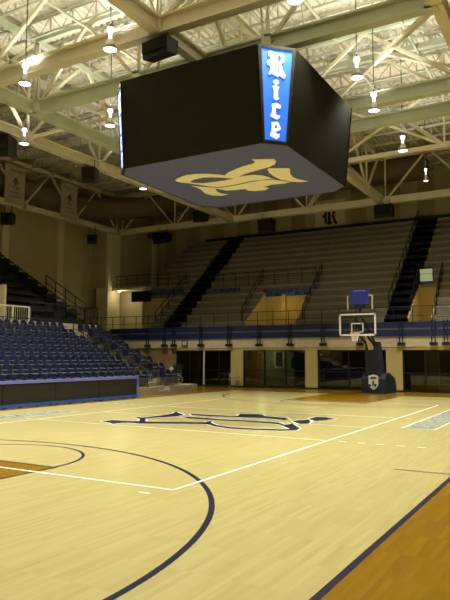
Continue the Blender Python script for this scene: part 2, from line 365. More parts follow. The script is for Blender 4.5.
truss('roof_truss', 'greenish beam truss right of the scoreboard, upper of the two', (-9.75,7.3), (20,7.3), [.2,8.2,16,21.5], bw=(.34,.55), mb='steelg')
truss('roof_truss', 'greenish beam truss right of the scoreboard, lower of the two', (-9.75,9.6), (20,9.6), [.2,8.2,16,21.5], bw=(.34,.5), mb='steelg')
truss('roof_truss', 'thin cream truss between the greenish beams and the far balcony', (-12.6,14.2), (20,14.2), [.2,11.1,16.7,22.3,27.8], z1=15.0, bw=(.18,.22), tw=(.16,.16), kind='b')
for i, (a, b, l) in enumerate((((5.98,1.91,12), (.3,11.65,14.8), 'long diagonal brace rising from the top right beam towards the roof'),
        ((2.36,8.33,14.6), (6.5,13.6,14.6), 'diagonal brace crossing another brace near the right edge'),
        ((4.07,14.2,12), (1.84,15.9,14.3), 'short diagonal brace beside the distant lamp at right'),
        ((-1.5,18,15), (-6.8,23.4,12.1), 'slanting brace down to the far truss left of the middle'),
        ((-12.5,3.7,12), (-9.9,9,14.8), 'slanting brace above the long left truss'))):
    tag(MB().bar(a, b, .16).build('roof_brace', 'steel'), l, 'steel brace', 'loose roof braces')
# open-web joists under the deck, every one across the hall
jm = MB(); X0, X1 = -24.8, 23.9
jm.bar((X0,0,15.55), (X1,0,15.55), .12, .09).bar((X0,0,14.85), (X1,0,14.85), .10, .08)
x = X0; s = 0
while x < X1-.6:
    jm.bar((x,0,15.55 if s else 14.85), (x+.6,0,14.85 if s else 15.55), .035)
    if s: jm.bar((x,0,14.85), (x,0,15.55), .05)
    x += .6; s = 1-s
J = jm.build('roof_joist', 'joist'); J.location = (0, -8, 0)
tag(J, 'open-web steel roof joist, nearest one, first of the row', 'roof joist', 'roof joists across the hall')
yy = -6.2; jn = 1
while yy < 29:
    c = J.copy(); COL.objects.link(c); c.location = (0, yy, 0); c['label'] = 'open-web steel roof joist, %s counted from the near end' % ORD[jn]; jn += 1; yy += 1.8
for i, xx in enumerate((-18,-15.5,-7,-4.2,1.2,3.9,9)):
    tag(MB().bar((xx,-12,14.78), (xx,23.3,14.78), .09, .07).build('bridging_angle', 'joist'), 'thin lengthwise steel bridging angle under the joists, %s from the left' % ORD[i], 'steel angle', 'bridging angles under the joists')
# duct
dp = [(-24.15,-20,13.4), (-24.15,18.5,13.4)]
for i in range(1, 7):
    t = math.radians(15*i); dp.append((-24.15+5*(1-math.cos(t)), 18.5+6*math.sin(t), 13.4+.15*i))
dp.append((1, 24.6, 14.3))
t = thing('air_duct', 'large round brown air duct bending along the left and far walls under the roof', 'duct')
MB().tube(dp, .85, 20).build('duct_pipe', 'duct', t, smooth=True)
for p, q in ((dp[1], dp[0]), (dp[4], dp[5]), (dp[-2], dp[-1])):
    a = Vector(p); b = Vector(q); d = (b-a).normalized(); MB().tube([a, a+d*.12], .9, 20).build('duct_collar', 'duct', t)

# ============================================================ LAMPS
def make_lamp():
    t = thing('high_bay_lamp', 'x', 'lamp', (0,0,0), 0)
    MB().tube([(0,0,.75), (0,0,4.5)], .018, 6).build('hanging_rod', 'rail', t)
    MB().lathe([(.02,.72),(.10,.70),(.115,.60),(.06,.55),(.05,.42),(.06,.36)], n=14).build('glowing_top', 'globe', t, True)
    MB().lathe([(.06,.36),(.11,.30),(.17,.14),(.215,0),(.21,0),(.165,.14),(.105,.29)], n=20).build('reflector', 'aluminium', t, True)
    MB().lathe([(0,-.03),(.11,-.02),(.20,.01),(.20,.03),(0,.03)], n=20).build('lens', 'lens', t, True)
    return t
def lamp_light(t, p=1.0, upw=1.0):
    l = bpy.data.lights.new('lamp_beam', 'SPOT'); l.energy = LAMP_DOWN*p*10; l.spot_size = math.radians(112); l.spot_blend = .55; l.color = WARM; l.shadow_soft_size = .25
    o = bpy.data.objects.new('lamp_beam', l); COL.objects.link(o); o.parent = t; o.location = (0,0,-.08)
    if upw:
        l = bpy.data.lights.new('lamp_uplight', 'SPOT'); l.energy = LAMP_UP*upw*4; l.spot_size = math.radians(140); l.spot_blend = .4; l.color = (1, .98, .84); l.shadow_soft_size = .3
        o = bpy.data.objects.new('lamp_uplight', l); COL.objects.link(o); o.parent = t; o.location = (0,0,.82); o.rotation_euler = (math.pi,0,0)
L0 = make_lamp(); first = True
vis = [((-6.85,-1.77), 'bright high bay lamp hanging beneath the beam at the far upper left'),
 ((-2.71,-2.18), 'high bay lamp straddling the nearest beige beam left of the black speaker'),
 ((-6.87,2.72), 'high bay lamp close to the upper left edge of the scoreboard'),
 ((-11.55,11.05), 'high bay lamp below left corner of the scoreboard, in front of the brown duct'),
 ((-11.62,2.53), 'high bay lamp beside the partly cut-off black speaker at the left edge'),
 ((3.26,3.41), 'high bay lamp nearest to the right upper edge of the scoreboard'),
 ((2.94,6.46), 'high bay lamp just above the lower greenish beam right of the scoreboard'),
 ((2.73,11.66), 'high bay lamp hanging by the thin truss right of the scoreboard'),
 ((2.58,17.12), 'small distant high bay lamp over the right end of the far balcony'),
 ((3.28,-1.81), 'high bay lamp cut by the top edge of the picture above the scoreboard')]
off = [(-4,-7), (3,-7), (-9.6,-6.5), (8.4,-6.5), (3,-13), (-4,-13), (8.4,-13), (8.4,.6), (8.4,7), (-9.6,-13), (9,14)]  # unseen lamps, added for the light they throw on the court
for i, ((x, y), lb) in enumerate(vis+[(p, 'added high bay lamp above the near part of the court, outside the picture') for p in off]):
    if first: t = L0; t.location = (x, y, 11.2); t['label'] = lb; first = False
    else: t = dup(L0, (x, y, 11.2), label=lb)
    t['group'] = 'high bay lamps in view' if i < len(vis) else 'added high bay lamps beyond the picture'
    lamps_done = t
    if i == 8: t.scale = (.6, .6, .96)
    t['_u'] = {0: .35, 4: .4, 6: .6, 5: .8}.get(i, 1.0)
    t['_p'] = {3: .6, 8: .4, 7: .7, 4: .7}.get(i, 1.0 if i < 10 else .62)
for o in [o for o in COL.objects if o.name.startswith('high_bay_lamp')]:
    p = o['_p']; u_ = o['_u']; del o['_p']; del o['_u']; lamp_light(o, p, p*u_)

# ============================================================ SCOREBOARD
SB = thing('hanging_scoreboard', 'huge black eight-sided scoreboard hanging over centre court with lit blue corner panels', 'scoreboard', (.10,.8,0))
ZB, ZT, AB, AT, CB, CT = 7.45, 10.06, 2.78, 3.02, .50, .76
def ring(A, c, z): return [(-A+c,-A,z), (A-c,-A,z), (A,-A+c,z), (A,A-c,z), (A-c,A,z), (-A+c,A,z), (-A,A-c,z), (-A,-A+c,z)]
rb, rtp = ring(AB,CB,ZB), ring(AT,CT,ZT)
m = MB().add([(x*.985,y*.985,z+.02) for x,y,z in rb]+[(x*.985,y*.985,z-.02) for x,y,z in rtp], [tuple(range(8))[::-1], tuple(range(8,16))]+[(i,(i+1)%8,8+(i+1)%8,8+i) for i in range(8)])
m.build('housing', 'black', SB)
for i in range(8):
    j = (i+1) % 8; A, B, C, D = [Vector(v) for v in (rb[i], rb[j], rtp[j], rtp[i])]
    n = (B-A).cross(D-A).normalized()
    if i % 2 == 0:
        MB().add([A, B, C, D, A+n*.03, B+n*.03, C+n*.03, D+n*.03], [(0,1,2,3),(4,5,6,7),(0,1,5,4),(1,2,6,5),(2,3,7,6),(3,0,4,7)]).build('display_face', 'cloth', SB)
    else:
        q = lambda u, v: (A+(B-A)*u)*(1-v)+(D+(C-D)*u)*v
        a0 = .09; P = [q(a0,.03), q(1-a0,.03), q(1-a0,.97), q(a0,.97)]
        pn = MB().add([p+n*.01 for p in P]+[p+n*.05 for p in P], [(0,1,2,3),(4,5,6,7),(0,1,5,4),(1,2,6,5),(2,3,7,6),(3,0,4,7)]).build('lit_corner_panel', 'blue_lit', SB)
        pn['label'] = 'glowing blue corner panel lettered Rice'
        for (u0, u1, v0, v1) in ((0,a0,0,1), (1-a0,1,0,1), (a0,1-a0,0,.03), (a0,1-a0,.97,1)):
            F = [q(u0,v0), q(u1,v0), q(u1,v1), q(u0,v1)]
            MB().add(F+[p+n*.07 for p in F], [(0,1,2,3),(4,5,6,7),(0,1,5,4),(1,2,6,5),(2,3,7,6),(3,0,4,7)]).build('panel_edge', 'cloth', SB)
        R_ = [(90,75),(115,55),(135,58),(150,75),(175,70),(200,75),(235,65),(265,75),(280,100),(287,140),(275,172),(247,195),(257,230),(272,290),(285,315),(305,325),(295,350),(280,370),(250,350),(228,332),(210,360),(170,340),(135,325),(113,347),(98,330),(115,300),(125,270),(120,235),(83,222),(83,180),(110,170),(118,120),(95,112)]
        RH = [[(203,112),(222,88),(244,110),(242,158),(215,188),(203,172)], [(202,275),(215,240),(228,300),(204,302)], [(148,100),(160,100),(167,290),(156,290)]]
        I_ = [[(180,395),(205,400),(225,430),(205,455),(170,450),(155,425)], [(180,460),(226,484),(212,520),(212,610),(232,622),(197,647),(165,627),(165,520),(145,484)]]
        C_ = [[(150,695),(195,680),(252,705),(248,738),(220,746),(205,726),(190,736),(190,820),(210,832),(240,825),(240,850),(210,882),(170,866),(130,850),(130,824),(145,815),(150,740),(142,716)]]
        E_ = [[(140,920),(215,908),(240,950),(257,996),(225,1014),(190,1034),(205,1058),(240,1055),(240,1086),(205,1122),(170,1104),(130,1092),(130,1060),(145,1040),(145,940)]]
        EH = [[(182,950),(206,944),(212,986),(184,996)]]
        mid = lambda v: q(.5, v); ux = (B-A).normalized()
        def fn(x, y, d, mid=mid, ux=ux, n=n):
            v = .04+.92*(1130-y)/1100.0
            return mid(v)+ux*((x-193)*.00235)+n*(.052+d)
        letters_mesh('lettering', [R_]+I_+C_+E_, RH+EH, 'white_lit', fn, .012, pn)
und = MB().add([(x*.995,y*.995,z) for x,y,z in rb]+[(x*.995,y*.995,z+.03) for x,y,z in rb], [tuple(range(8)), tuple(range(8,16))]+[(i,(i+1)%8,8+(i+1)%8,8+i) for i in range(8)]).build('underside', 'navy_under', SB)
und['label'] = 'slate blue underside carrying a large cream blackletter R'
U1=[(-1.58,-0.25),(-1.34,-0.42),(-0.99,-0.55),(-0.65,-0.52),(-0.32,-0.36),(-0.09,-0.15),(0.07,0.06),(0.32,-0.16),(0.73,-0.37),(1.08,-0.5),(1.39,-0.56),(1.53,-0.73),(1.52,-0.93),(2.1,-0.65),(2.06,-0.43),(1.92,-0.21),(1.65,-0.05),(1.18,0.07),(0.71,0.2),(0.36,0.41),(0.6,0.4),(0.87,0.45),(1.08,0.6),(1.18,0.87),(1.24,1.15),(1.03,1.06),(0.53,0.99),(-0.15,1.12),(-0.77,1.09),(-1.01,0.86),(-1.21,0.46),(-1.42,0.19),(-1.59,-0.04)]
H1=[(-1.23,0.07),(-0.95,-0.05),(-0.62,-0.08),(-0.33,0.04),(-0.05,0.28),(0.16,0.51),(-0.19,0.53),(-0.56,0.53),(-0.97,0.48),(-1.23,0.29)]
U2=[(1.49,0.17),(1.59,0.07),(2.13,0.37),(1.93,0.84),(1.84,1.23),(1.89,1.56),(2.1,1.89),(1.87,1.89),(1.6,1.7),(1.39,1.28),(1.37,0.77),(1.41,0.45)]
U3=[(-1.46,0.55),(-1.2,0.85),(-0.83,1.2),(-0.2,1.21),(0.48,1.09),(0.89,1.1),(1.23,1.25),(1.54,1.71),(1.34,1.77),(0.89,1.7),(0.53,1.82),(0.65,2.02),(0.42,2.18),(0.06,2.13),(-0.1,1.96),(-0.1,1.72),(-0.47,1.69),(-0.74,1.61),(-0.86,1.37),(-0.9,1.26),(-0.97,1.22),(-1.09,1.58),(-1.1,1.88),(-0.94,2.07),(-1.23,2.11),(-1.51,1.9),(-1.57,1.56),(-1.45,1.14),(-1.41,0.83)]
letters_mesh('emblem', [U1,U2,U3], [H1], 'cream', lambda x, y, d: Vector((x-.10, y-.8, ZB-.002-d)), .012, und)
for x, y in ((-1.9,-1.9),(1.9,-1.9),(1.9,1.9),(-1.9,1.9)): MB().tube([(x,y,10.0),(x*.8,y*.8,14.8)], .03, 6).build('suspension_cable', 'steel', SB)
for xx in (-1.58, 1.6): MB().ibeam((xx,-2.5,10.25), (xx,2.5,10.25), .2, .3).build('top_beam', 'steel', SB)

# ============================================================ FAR BALCONY SEATING
Y0, Z0, N = 19.4, 3.7, 15; TR, RI = .64, .526
def rz_(y): return Z0+(y-Y0)/TR*RI
XL, XR = -20.0, 23.8
aisles = [(-16.1,-14.5), (-.45,.95), (9.5,11)]
voms = [(-9.5,-6.0), (.95,2.2), (-20.0,-17.2)]
st = thing('balcony_stand', 'tall stepped grandstand of grey benches filling the far wall above the glass bays', 'grandstand')
stp = MB()
def spans(y):
    cuts = sorted(list(voms) if y < 22.5 else [])
    x = XL; out = []
    for a, b in cuts:
        if a > x: out.append((x, a))
        x = max(x, b)
    out.append((x, XR)); return out
for k_ in range(N):
    y = Y0+k_*TR; z = Z0+(k_+1)*RI
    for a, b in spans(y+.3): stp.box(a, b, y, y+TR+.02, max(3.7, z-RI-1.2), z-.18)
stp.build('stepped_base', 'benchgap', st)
for k_ in range(N):
    y = Y0+k_*TR; z = Z0+(k_+1)*RI
    x = XL
    for a, b in sorted(aisles+(voms if y+.3 < 22.5 else []))+[(XR, XR)]:
        if a-x > .3: MB().box(x, a-.02, y+.05, y+.42, z-.14, z).box(x, a-.02, y+.05, y+.09, z-.36, z-.10).build('bench', 'bench', st)
        x = max(x, b+.02)
MB().box(XL+1.5, XR, 28.98, 29.3, 11.45, 11.95).build('top_rail_cap', 'black', st)
for (a, b), lb in zip(aisles, ('dark carpeted stair aisle climbing the left half of the far grandstand', 'dark carpeted stair aisle climbing right of the basket to the back wall', 'dark carpeted stair aisle beyond the right edge')):
    s_ = MB()
    for k_ in range(N*2):
        y = Y0+k_*TR/2; s_.box(a, b, y, y+TR/2+.01, Z0+k_*RI/2-.2, Z0+(k_+1)*RI/2+.1)
    tag(s_.build('aisle_stair', 'carpet'), lb, 'stairs', 'dark stair aisles of the far grandstand')
# vomitory tunnels
for (a, b), nm in zip(voms, ('mid', 'right')):
    t = thing('tunnel_entrance', 'yellow-lit tunnel entrance under the blue banner in the far grandstand' if nm == 'mid' else 'narrow yellow-lit tunnel entrance under the pale sign right of the basket', 'entrance')
    for xx, mm in ((a-.02, 'pillar'), (b+.02, 'yellow')):
        MB().prism([(Y0,3.7),(Y0,4.1),(22.35,6.3),(22.45,6.3),(22.45,3.7)], lambda u, v, d, xx=xx: (xx+d, u, v), -.05, .05).build('side_wall', mm, t)
    MB().box(a, b, 22.36, 22.44, 3.7, 6.2).build('back_wall', 'yellow', t)
    MB().box(a-.1, b+.1, 22.3, 22.5, 6.1, 6.25).build('lintel', 'concrete', t)
    if nm == 'mid':
        MB().box(a+1.35, a+1.6, 22.1, 22.36, 3.7, 6.1).build('pilaster', 'yellow', t); MB().box(b-.6, b-.1, 22.28, 22.36, 3.75, 5.9).build('doorway', 'door_orange', t)
    l = bpy.data.lights.new('tunnel_light', 'POINT'); l.energy = 42 if nm == 'mid' else 10; l.color = (1, .8, .4); l.shadow_soft_size = .15
    o = bpy.data.objects.new('tunnel_light', l); COL.objects.link(o); o.parent = t; o.location = ((a+b)/2, 21.2, 5.3)
# alcove at the left end of the balcony
t = thing('corner_alcove', 'lit cream alcove under the overhanging corner of the far balcony beside the big column', 'alcove')
MB().box(-25.1, -20.1, 24.2, 24.35, 3.7, 7.2).build('back_wall', 'column', t)
MB().box(-20.05, -17.2, 22.3, 22.42, 3.7, 6.3).build('side_wall', 'pillar', t)
MB().box(-20.1, -20.0, 22.3, 24.3, 3.7, 7.15).build('return_wall', 'column', t)
MB().box(-23.55, -20.0, 22.6, 29.4, 7.15, 7.35).build('soffit', 'column', t)
MB().box(-21.0, -19.2, 22.05, 22.28, 6.1, 6.9).build('dark_sign_box', 'black', t)
MB().lathe([(0,0),(.1,0),(.12,.06),(0,.06)], (-22.9,22.9,7.05), 12).build('downlight', 'lens', t)
l = bpy.data.lights.new('alcove_light', 'POINT'); l.energy = 75; l.color = (1, .85, .5); l.shadow_soft_size = .1
o = bpy.data.objects.new('alcove_light', l); COL.objects.link(o); o.parent = t; o.location = (-22.5, 22.7, 6.8)

def rail(name, label, pts, h=1.0, sp=1.5, mids=(.5,), m='rail', r=.025, group=None, balus=0):
    t = thing(name, label, 'railing', (0,0,0), 0, group)
    P = [Vector(p) for p in pts]
    MB().tube([p+Vector((0,0,h)) for p in P], r, 6).build('top_rail', m, t)
    for q in mids: MB().tube([p+Vector((0,0,h*q)) for p in P], r*.8, 6).build('mid_rail', m, t)
    for a, b in zip(P, P[1:]):
        n = max(1, round((b-a).length/sp))
        for i in range(n+1):
            p = a+(b-a)*i/n; MB().tube([p, p+Vector((0,0,h))], r*1.1, 6).build('post', m, t)
        if balus:
            n = int((b-a).length/balus); mb = MB()
            for i in range(n): p = a+(b-a)*(i+.5)/n; mb.tube([p, p+Vector((0,0,h))], .012, 4)
            mb.build('balusters', m, t)
    return t
rail('guard_rail', 'long thin dark guard rail along the front of the far balcony above the blue padding', [(-25,18.35,3.7), (12,18.35,3.7)], .95, 1.05, (.45,), r=.022)
rail('guard_rail', 'dark guard rail across the middle of the far grandstand above the blue banners', [(-14.3,23.0,6.9), (-6,23.0,6.9)], 1.0, 1.0, (.35,.7), r=.022)
rail('guard_rail', 'dark guard rail on the overhanging corner platform above the lit alcove', [(-23.4,23.1,7.35), (-20.2,23.1,7.35), (-16.3,23.1,7.0)], 1.0, 1.0, (.35,.7), r=.022)
rail('stair_rail', 'sloping dark handrail left of the yellow tunnel entrance', [(-10.1,20.0,4.1), (-10.4,23.8,7.3)], .95, .95, (.5,), r=.03)
rail('stair_rail', 'sloping dark handrail right of the yellow tunnel entrance', [(-5.75,20.0,4.1), (-5.9,23.8,7.3)], .95, .95, (.5,), r=.03)
rail('stair_rail', 'sloping dark handrail on the left side of the narrow tunnel below the pale sign', [(.92,20.0,4.2), (.8,23.0,6.7)], .95, .8, (.5,), r=.03)
rail('stair_rail', 'sloping dark handrail on the right side of the narrow tunnel below the pale sign', [(2.3,20.0,4.2), (2.2,23.0,6.7)], .95, .8, (.5,), r=.03)
rail('stair_rail', 'long handrail running up the middle of the right stair aisle to the back wall', [(-.45,20.5,4.7), (-.45,28.8,11.5)], .9, 1.2, (), r=.03)
rail('stair_rail', 'sloping dark handrail beside the left stair aisle of the far grandstand', [(-17.0,19.8,4.1), (-16.9,23.6,7.2)], .95, 1, (.5,), r=.03)
t = thing('wall_sign', 'small glowing pale sign above the narrow tunnel right of the basket', 'sign', (.95,22.6,6.45))
MB().box(-.05,.78,0,.06,0,.85).build('sign_back', 'black', t); MB().box(.0,.73,-.03,0,.05,.48).box(.0,.73,-.03,0,.52,.8).build('sign_face', 'sign_lit', t)
tag(MB().box(-9.7,-5.5,22.28,22.34,6.0,6.5).build('blue_banner', 'bluebanner'), 'blue patterned banner hanging over the yellow tunnel entrance', 'banner')
tag(MB().box(-14.3,-11.6,22.5,22.56,6.5,6.8).build('blue_banner', 'bluebanner'), 'narrow blue banner on the grandstand right of the left stair aisle', 'banner')
tag(MB().box(-19.9,-16.4,22.5,22.56,6.55,6.95).build('blue_banner', 'bluebanner'), 'narrow blue banner beside the lit alcove in the left corner', 'banner')
# R sign on the back wall
t = thing('wall_emblem', 'black blackletter R mounted on the pale back wall above the grandstand', 'emblem', (-7.3,29.36,12.15))
MB().box(-1.25,1.25,-.02,.0,-.35,2.0).build('backing_panel', 'column', t)
WR = [[(130,178),(150,165),(158,128),(177,128),(182,240),(166,262),(154,240),(155,200),(140,198)], [(188,130),(216,128),(220,236),(240,258),(214,272),(170,266),(190,240)],
      [(236,152),(255,118),(277,125),(266,155),(254,176),(264,202),(276,240),(294,262),(270,274),(250,248),(240,205),(226,182),(244,170)]]
letters_mesh('emblem_letter', WR, [], 'black', lambda x, y, d: Vector(((x-212)*.0078, -.04-d, (274-y)*.0078)), .03, t)

# blue padded band and its brackets
t = thing('padded_balcony_rail', 'two-tier navy blue padding along the whole far balcony edge above the white fascia', 'padding')
MB().box(-19.5, FX1, 17.80, 17.95, 3.0, 3.36).build('lower_pad', 'blueband', t)
MB().box(-19.5, FX1, 17.84, 17.95, 3.46, 3.78).build('upper_pad', 'blueband', t)
MB().box(-19.5, FX1, 17.88, 18.0, 3.34, 3.48).build('pad_seam', 'seatmetal', t)
bk = thing('rail_bracket', 'dark twin-bar bracket hanging over the white fascia below the blue padding', 'bracket', (0,0,0), 0, 'brackets along the far balcony edge')
MB().box(-.11,-.06,17.70,17.76,2.62,3.85).box(.06,.11,17.70,17.76,2.62,3.85).build('twin_bar', 'navypad', bk)
MB().box(-.19,.19,17.62,17.88,2.50,2.66).build('foot_block', 'black', bk)
for i, xx in enumerate((-16.14,-14.74,-13.98,-11.87,-9.8,-7.69,-5.63,-3.55,-1.35,.93,2.62,3.25,5.3,7.4)):
    lb = 'dark twin-bar bracket over the white fascia, %s from the left end' % ORD[i]
    if i == 0: bk.location = (xx, 0, 0); bk['label'] = lb
    else: dup(bk, (xx, 0, 0), label=lb)
t = thing('exit_plaque', 'small square framed plaque on the white fascia above the dark glass doors', 'sign', (-13.18,17.86,2.5))
MB().box(-.24,.24,-.03,.03,0,.42).build('frame', 'bannerink', t); MB().box(-.14,.14,-.04,-.03,.12,.36).build('plate', 'cream', t)

# ============================================================ LEFT LOWER SEATS
def make_seat():
    t = thing('stadium_seat', 'x', 'seat')
    b = MB()     # curved backrest shell, facing +x
    rows = []
    for j in range(6):
        v = j/5; z = .36+.44*v; hw = .222-.09*max(0, v-.55)**1.5/.3
        rows.append([(-.19-.10*v+.05*(abs(u)**2), u*hw, z-(.03 if (j == 5 and abs(u) > .9) else 0)) for u in (-1,-.6,0,.6,1)])
    for j in range(5):
        for i in range(4): b.quad(rows[j][i], rows[j][i+1], rows[j+1][i+1], rows[j+1][i])
    for j in range(5):
        for i in range(4):
            o = lambda p: (p[0]-.035, p[1], p[2]); b.quad(o(rows[j][i]), o(rows[j+1][i]), o(rows[j+1][i+1]), o(rows[j][i+1]))
    b.build('backrest', 'seat', t, True)
    MB().add([(-.20,-.22,.34),(.19,-.22,.38),(.19,.22,.38),(-.20,.22,.34),(-.20,-.22,.40),(.15,-.22,.44),(.21,-.20,.41),(.21,.20,.41),(.15,.22,.44),(-.20,.22,.40)],
       [(0,3,2,1),(4,5,8,9),(5,6,7,8),(6,1,2,7),(0,1,6,5,4),(3,9,8,7,2),(0,4,9,3)]).build('seat_pan', 'seatpan_lit', t)
    MB().bar((-.2,0,0),(-.1,0,.34),.06).box(-.28,-.05,-.2,.2,.0,.02).build('support_frame', 'seatmetal', t)
    MB().box(-.24,.06,.235,.28,.56,.60).box(-.24,-.19,.24,.275,.0,.58).build('armrest_glint', 'seat_glint', t)  # pale caps added as the bright spots of light between seats
    return t
K = 8; SX0 = -9.25; TD = .82; RS = .36
def sec_base(name, label, y0, y1, m='concrete'):
    s_ = MB()
    for k_ in range(K):
        s_.box(-15.74, SX0+.45-k_*TD, y0, y1, .36+k_*RS-(.3 if k_ else .36), .36+k_*RS)
    return tag(s_.build(name, m), label, 'seating riser')
sec_base('seating_riser', 'stepped concrete-coloured riser under the long block of navy seats', -6, 8.95)
sec_base('seating_riser', 'stepped riser under the short block of navy seats beyond the aisle', 9.95, 12.0)
s_ = MB()
for k_ in range(K*2): s_.box(-15.74, SX0+.45-k_*TD/2, 8.96, 9.94, .18+k_*RS/2-.16 if k_ else 0, .18+k_*RS/2)
tag(s_.build('aisle_stair', 'concrete'), 'pale concrete stair aisle between the two blocks of navy seats', 'stairs')
seat0 = make_seat(); usedseat = False
rown = ['front', 'second', 'third', 'fourth', 'fifth', 'sixth', 'seventh', 'topmost']
for k_ in range(K):
    X = SX0-k_*TD; Z = .36+k_*RS
    ys = [8.7-.52*i for i in range(28) if 8.7-.52*i > (-1.8+k_*.45)]
    for i, y in enumerate(ys+[10.25, 10.77, 11.29, 11.81][:3 if k_ < 5 else 4]):
        sec2 = y > 9.5
        if sec2: lb = 'navy seat in the %s row of the short block, %s past the aisle' % (rown[k_], ORD[i-len(ys)]); g = 'navy seats of the short block, %s row' % rown[k_]
        elif i == 0: lb = 'navy plastic aisle-end seat of the %s row in the long block behind the black panels' % rown[k_]; g = None
        else: lb = 'navy seat in the %s row of the long block, %s from the aisle' % (rown[k_], ORD[i]); g = 'navy seats of the long block, %s row' % rown[k_]
        if not usedseat: t = seat0; t.location = (X, y, Z); t['label'] = lb; usedseat = True
        else: t = dup(seat0, (X, y, Z), label=lb)
        if g: t['group'] = g
        elif 'group' in t: del t['group']

# courtside panels
pn = thing('courtside_panel', 'x', 'panel')
MB().box(-.09, -.02, -1.245, 1.245, .1, .86).build('mesh_face', 'mesh', pn)
MB().box(-.02, .03, -1.235, 1.235, .13, .84).build('front_board', 'mesh', pn)
MB().box(-.16, .07, -1.25, 1.25, .86, .96).build('top_pad', 'lilac', pn)
MB().box(-.12, .07, -1.25, 1.25, .04, .14).build('bottom_pad', 'royal', pn)
for y in (-1.1,-.4,.4,1.1): MB().box(-.08, .02, y-.05, y+.05, 0, .05).build('foot', 'black', pn)
pn.location = (-8.1, 5.05, 0)
for i, lb in enumerate(('black mesh courtside panel with blue pads, farthest one next to the open seats', 'black mesh courtside panel with blue pads, second from its far end', 'black mesh courtside panel with blue pads, at the left edge of the picture', 'black mesh courtside panel with blue pads, outside the left edge')):
    if i == 0: pn['label'] = lb
    else: dup(pn, (-8.1, 5.05-2.5*i, 0), label=lb)
tag(MB().box(-8.22,-8.02,6.31,6.39,.04,.95).build('end_pad', 'lilac'), 'periwinkle end pad closing the far end of the black courtside panels', 'pad')

# low platform and cart past the seats
t = thing('low_platform', 'low pale grey platform on the floor beyond the short block of seats', 'platform')
MB().box(-14.5,-10.3,12.3,14.9,0,.26).build('deck', 'fascia', t); MB().box(-12.6,-11.2,12.6,13.4,.26,.42).build('upper_step', 'fascia', t)
t = thing('wheeled_cart', 'small dark wheeled cart standing on the low platform beside the glass doors', 'cart', (-11.4,14.4,.26), .5)
MB().tube([(-.25,0,.2),(-.25,0,1.15),(.3,0,1.15),(.3,0,.2)], .03, 6).build('handle_frame', 'rail', t)
MB().box(-.2,.26,-.05,.05,.55,1.1).build('back_panel', 'black', t)
wh = MB(); c = [(.1+.24*math.cos(2*math.pi*i/20), -.1, .26+.24*math.sin(2*math.pi*i/20)) for i in range(21)]; wh.tube(c, .022, 6)
for i in range(5): wh.tube([(.1,-.1,.26), c[i*4]], .01, 4)
wh.build('wheel', 'seatmetal', t)
MB().lathe([(0,0),(.1,.03),(.13,.12),(.08,.22),(0,.24)], (-.33,0,.75), 10).build('white_bag', 'white', t, True)

# folding chair by the pillar
def folding_chair(loc, rz, label):
    t = thing('folding_chair', label, 'chair', loc, rz)
    MB().box(-.21,.21,-.2,.2,.43,.46).build('seat', 'banner', t)
    MB().add([(-.2,.2,.62),(.2,.2,.62),(.2,.26,.86),(-.2,.26,.86),(-.2,.22,.62),(.2,.22,.62),(.2,.28,.86),(-.2,.28,.86)], [(0,1,2,3),(4,5,6,7),(0,1,5,4),(1,2,6,5),(2,3,7,6),(3,0,4,7)]).build('backrest', 'banner', t)
    for s in (-.22,.22):
        MB().tube([(s,-.24,0),(s,.2,.62),(s,.27,.86)], .013, 6).build('front_leg', 'seatmetal', t)
        MB().tube([(s,.28,0),(s,-.18,.44)], .013, 6).build('rear_leg', 'seatmetal', t)
    return t
folding_chair((-9.25,17.3,0), .5, 'pale folding chair standing in front of the tan pillar between the glass bays')
# stacked chairs and things seen through the glass
for i, xx in enumerate((-11.3,-10.9,-10.4)):
    folding_chair((xx,19.3,0), .2*i, ('left', 'middle', 'right')[i]+' one of three dim chairs behind the dark glass left of the folding chair')
t = thing('framed_poster', 'white-framed dark poster on the room wall behind the middle glass bay', 'poster', (-8.02,21.39,1.15))
MB().box(-.34,.34,-.03,0,0,1.1).build('frame', 'white', t); MB().box(-.26,.26,-.04,-.03,.08,1.02).build('picture', 'room_dark', t)
t = thing('wall_television', 'dark screen on the room wall near the right end of the middle glass bay', 'television', (-6.75,21.39,1.15))
MB().box(-.4,.4,-.06,0,0,.65).build('casing', 'black', t); MB().box(-.36,.36,-.07,-.06,.04,.61).build('screen', 'mesh', t)
for i, (a, b, p) in enumerate(((-9.6,-7.6,110), (-14.1,-12.5,2), (-4.2,.4,9), (1.6,6,45))):  # unseen fixtures added to brighten the rooms behind the glass
    t = thing('added_room_light', ('added flush ceiling light in the room behind the middle glass bay', 'added flush ceiling light in the dark room behind the left glass bays', 'added flush ceiling light in the dark room behind the basket', 'added flush ceiling light in the dark room behind the right glass bay')[i], 'lamp', ((a+b)/2, 20, 2.33))
    MB().box(-.4,.4,-.1,.1,0,.08).build('housing', 'white', t)
    l = bpy.data.lights.new('room_light', 'POINT'); l.energy = p; l.color = (1, .92, .65); l.shadow_soft_size = .2
    o = bpy.data.objects.new('room_light', l); COL.objects.link(o); o.parent = t; o.location = (0,0,-.15)

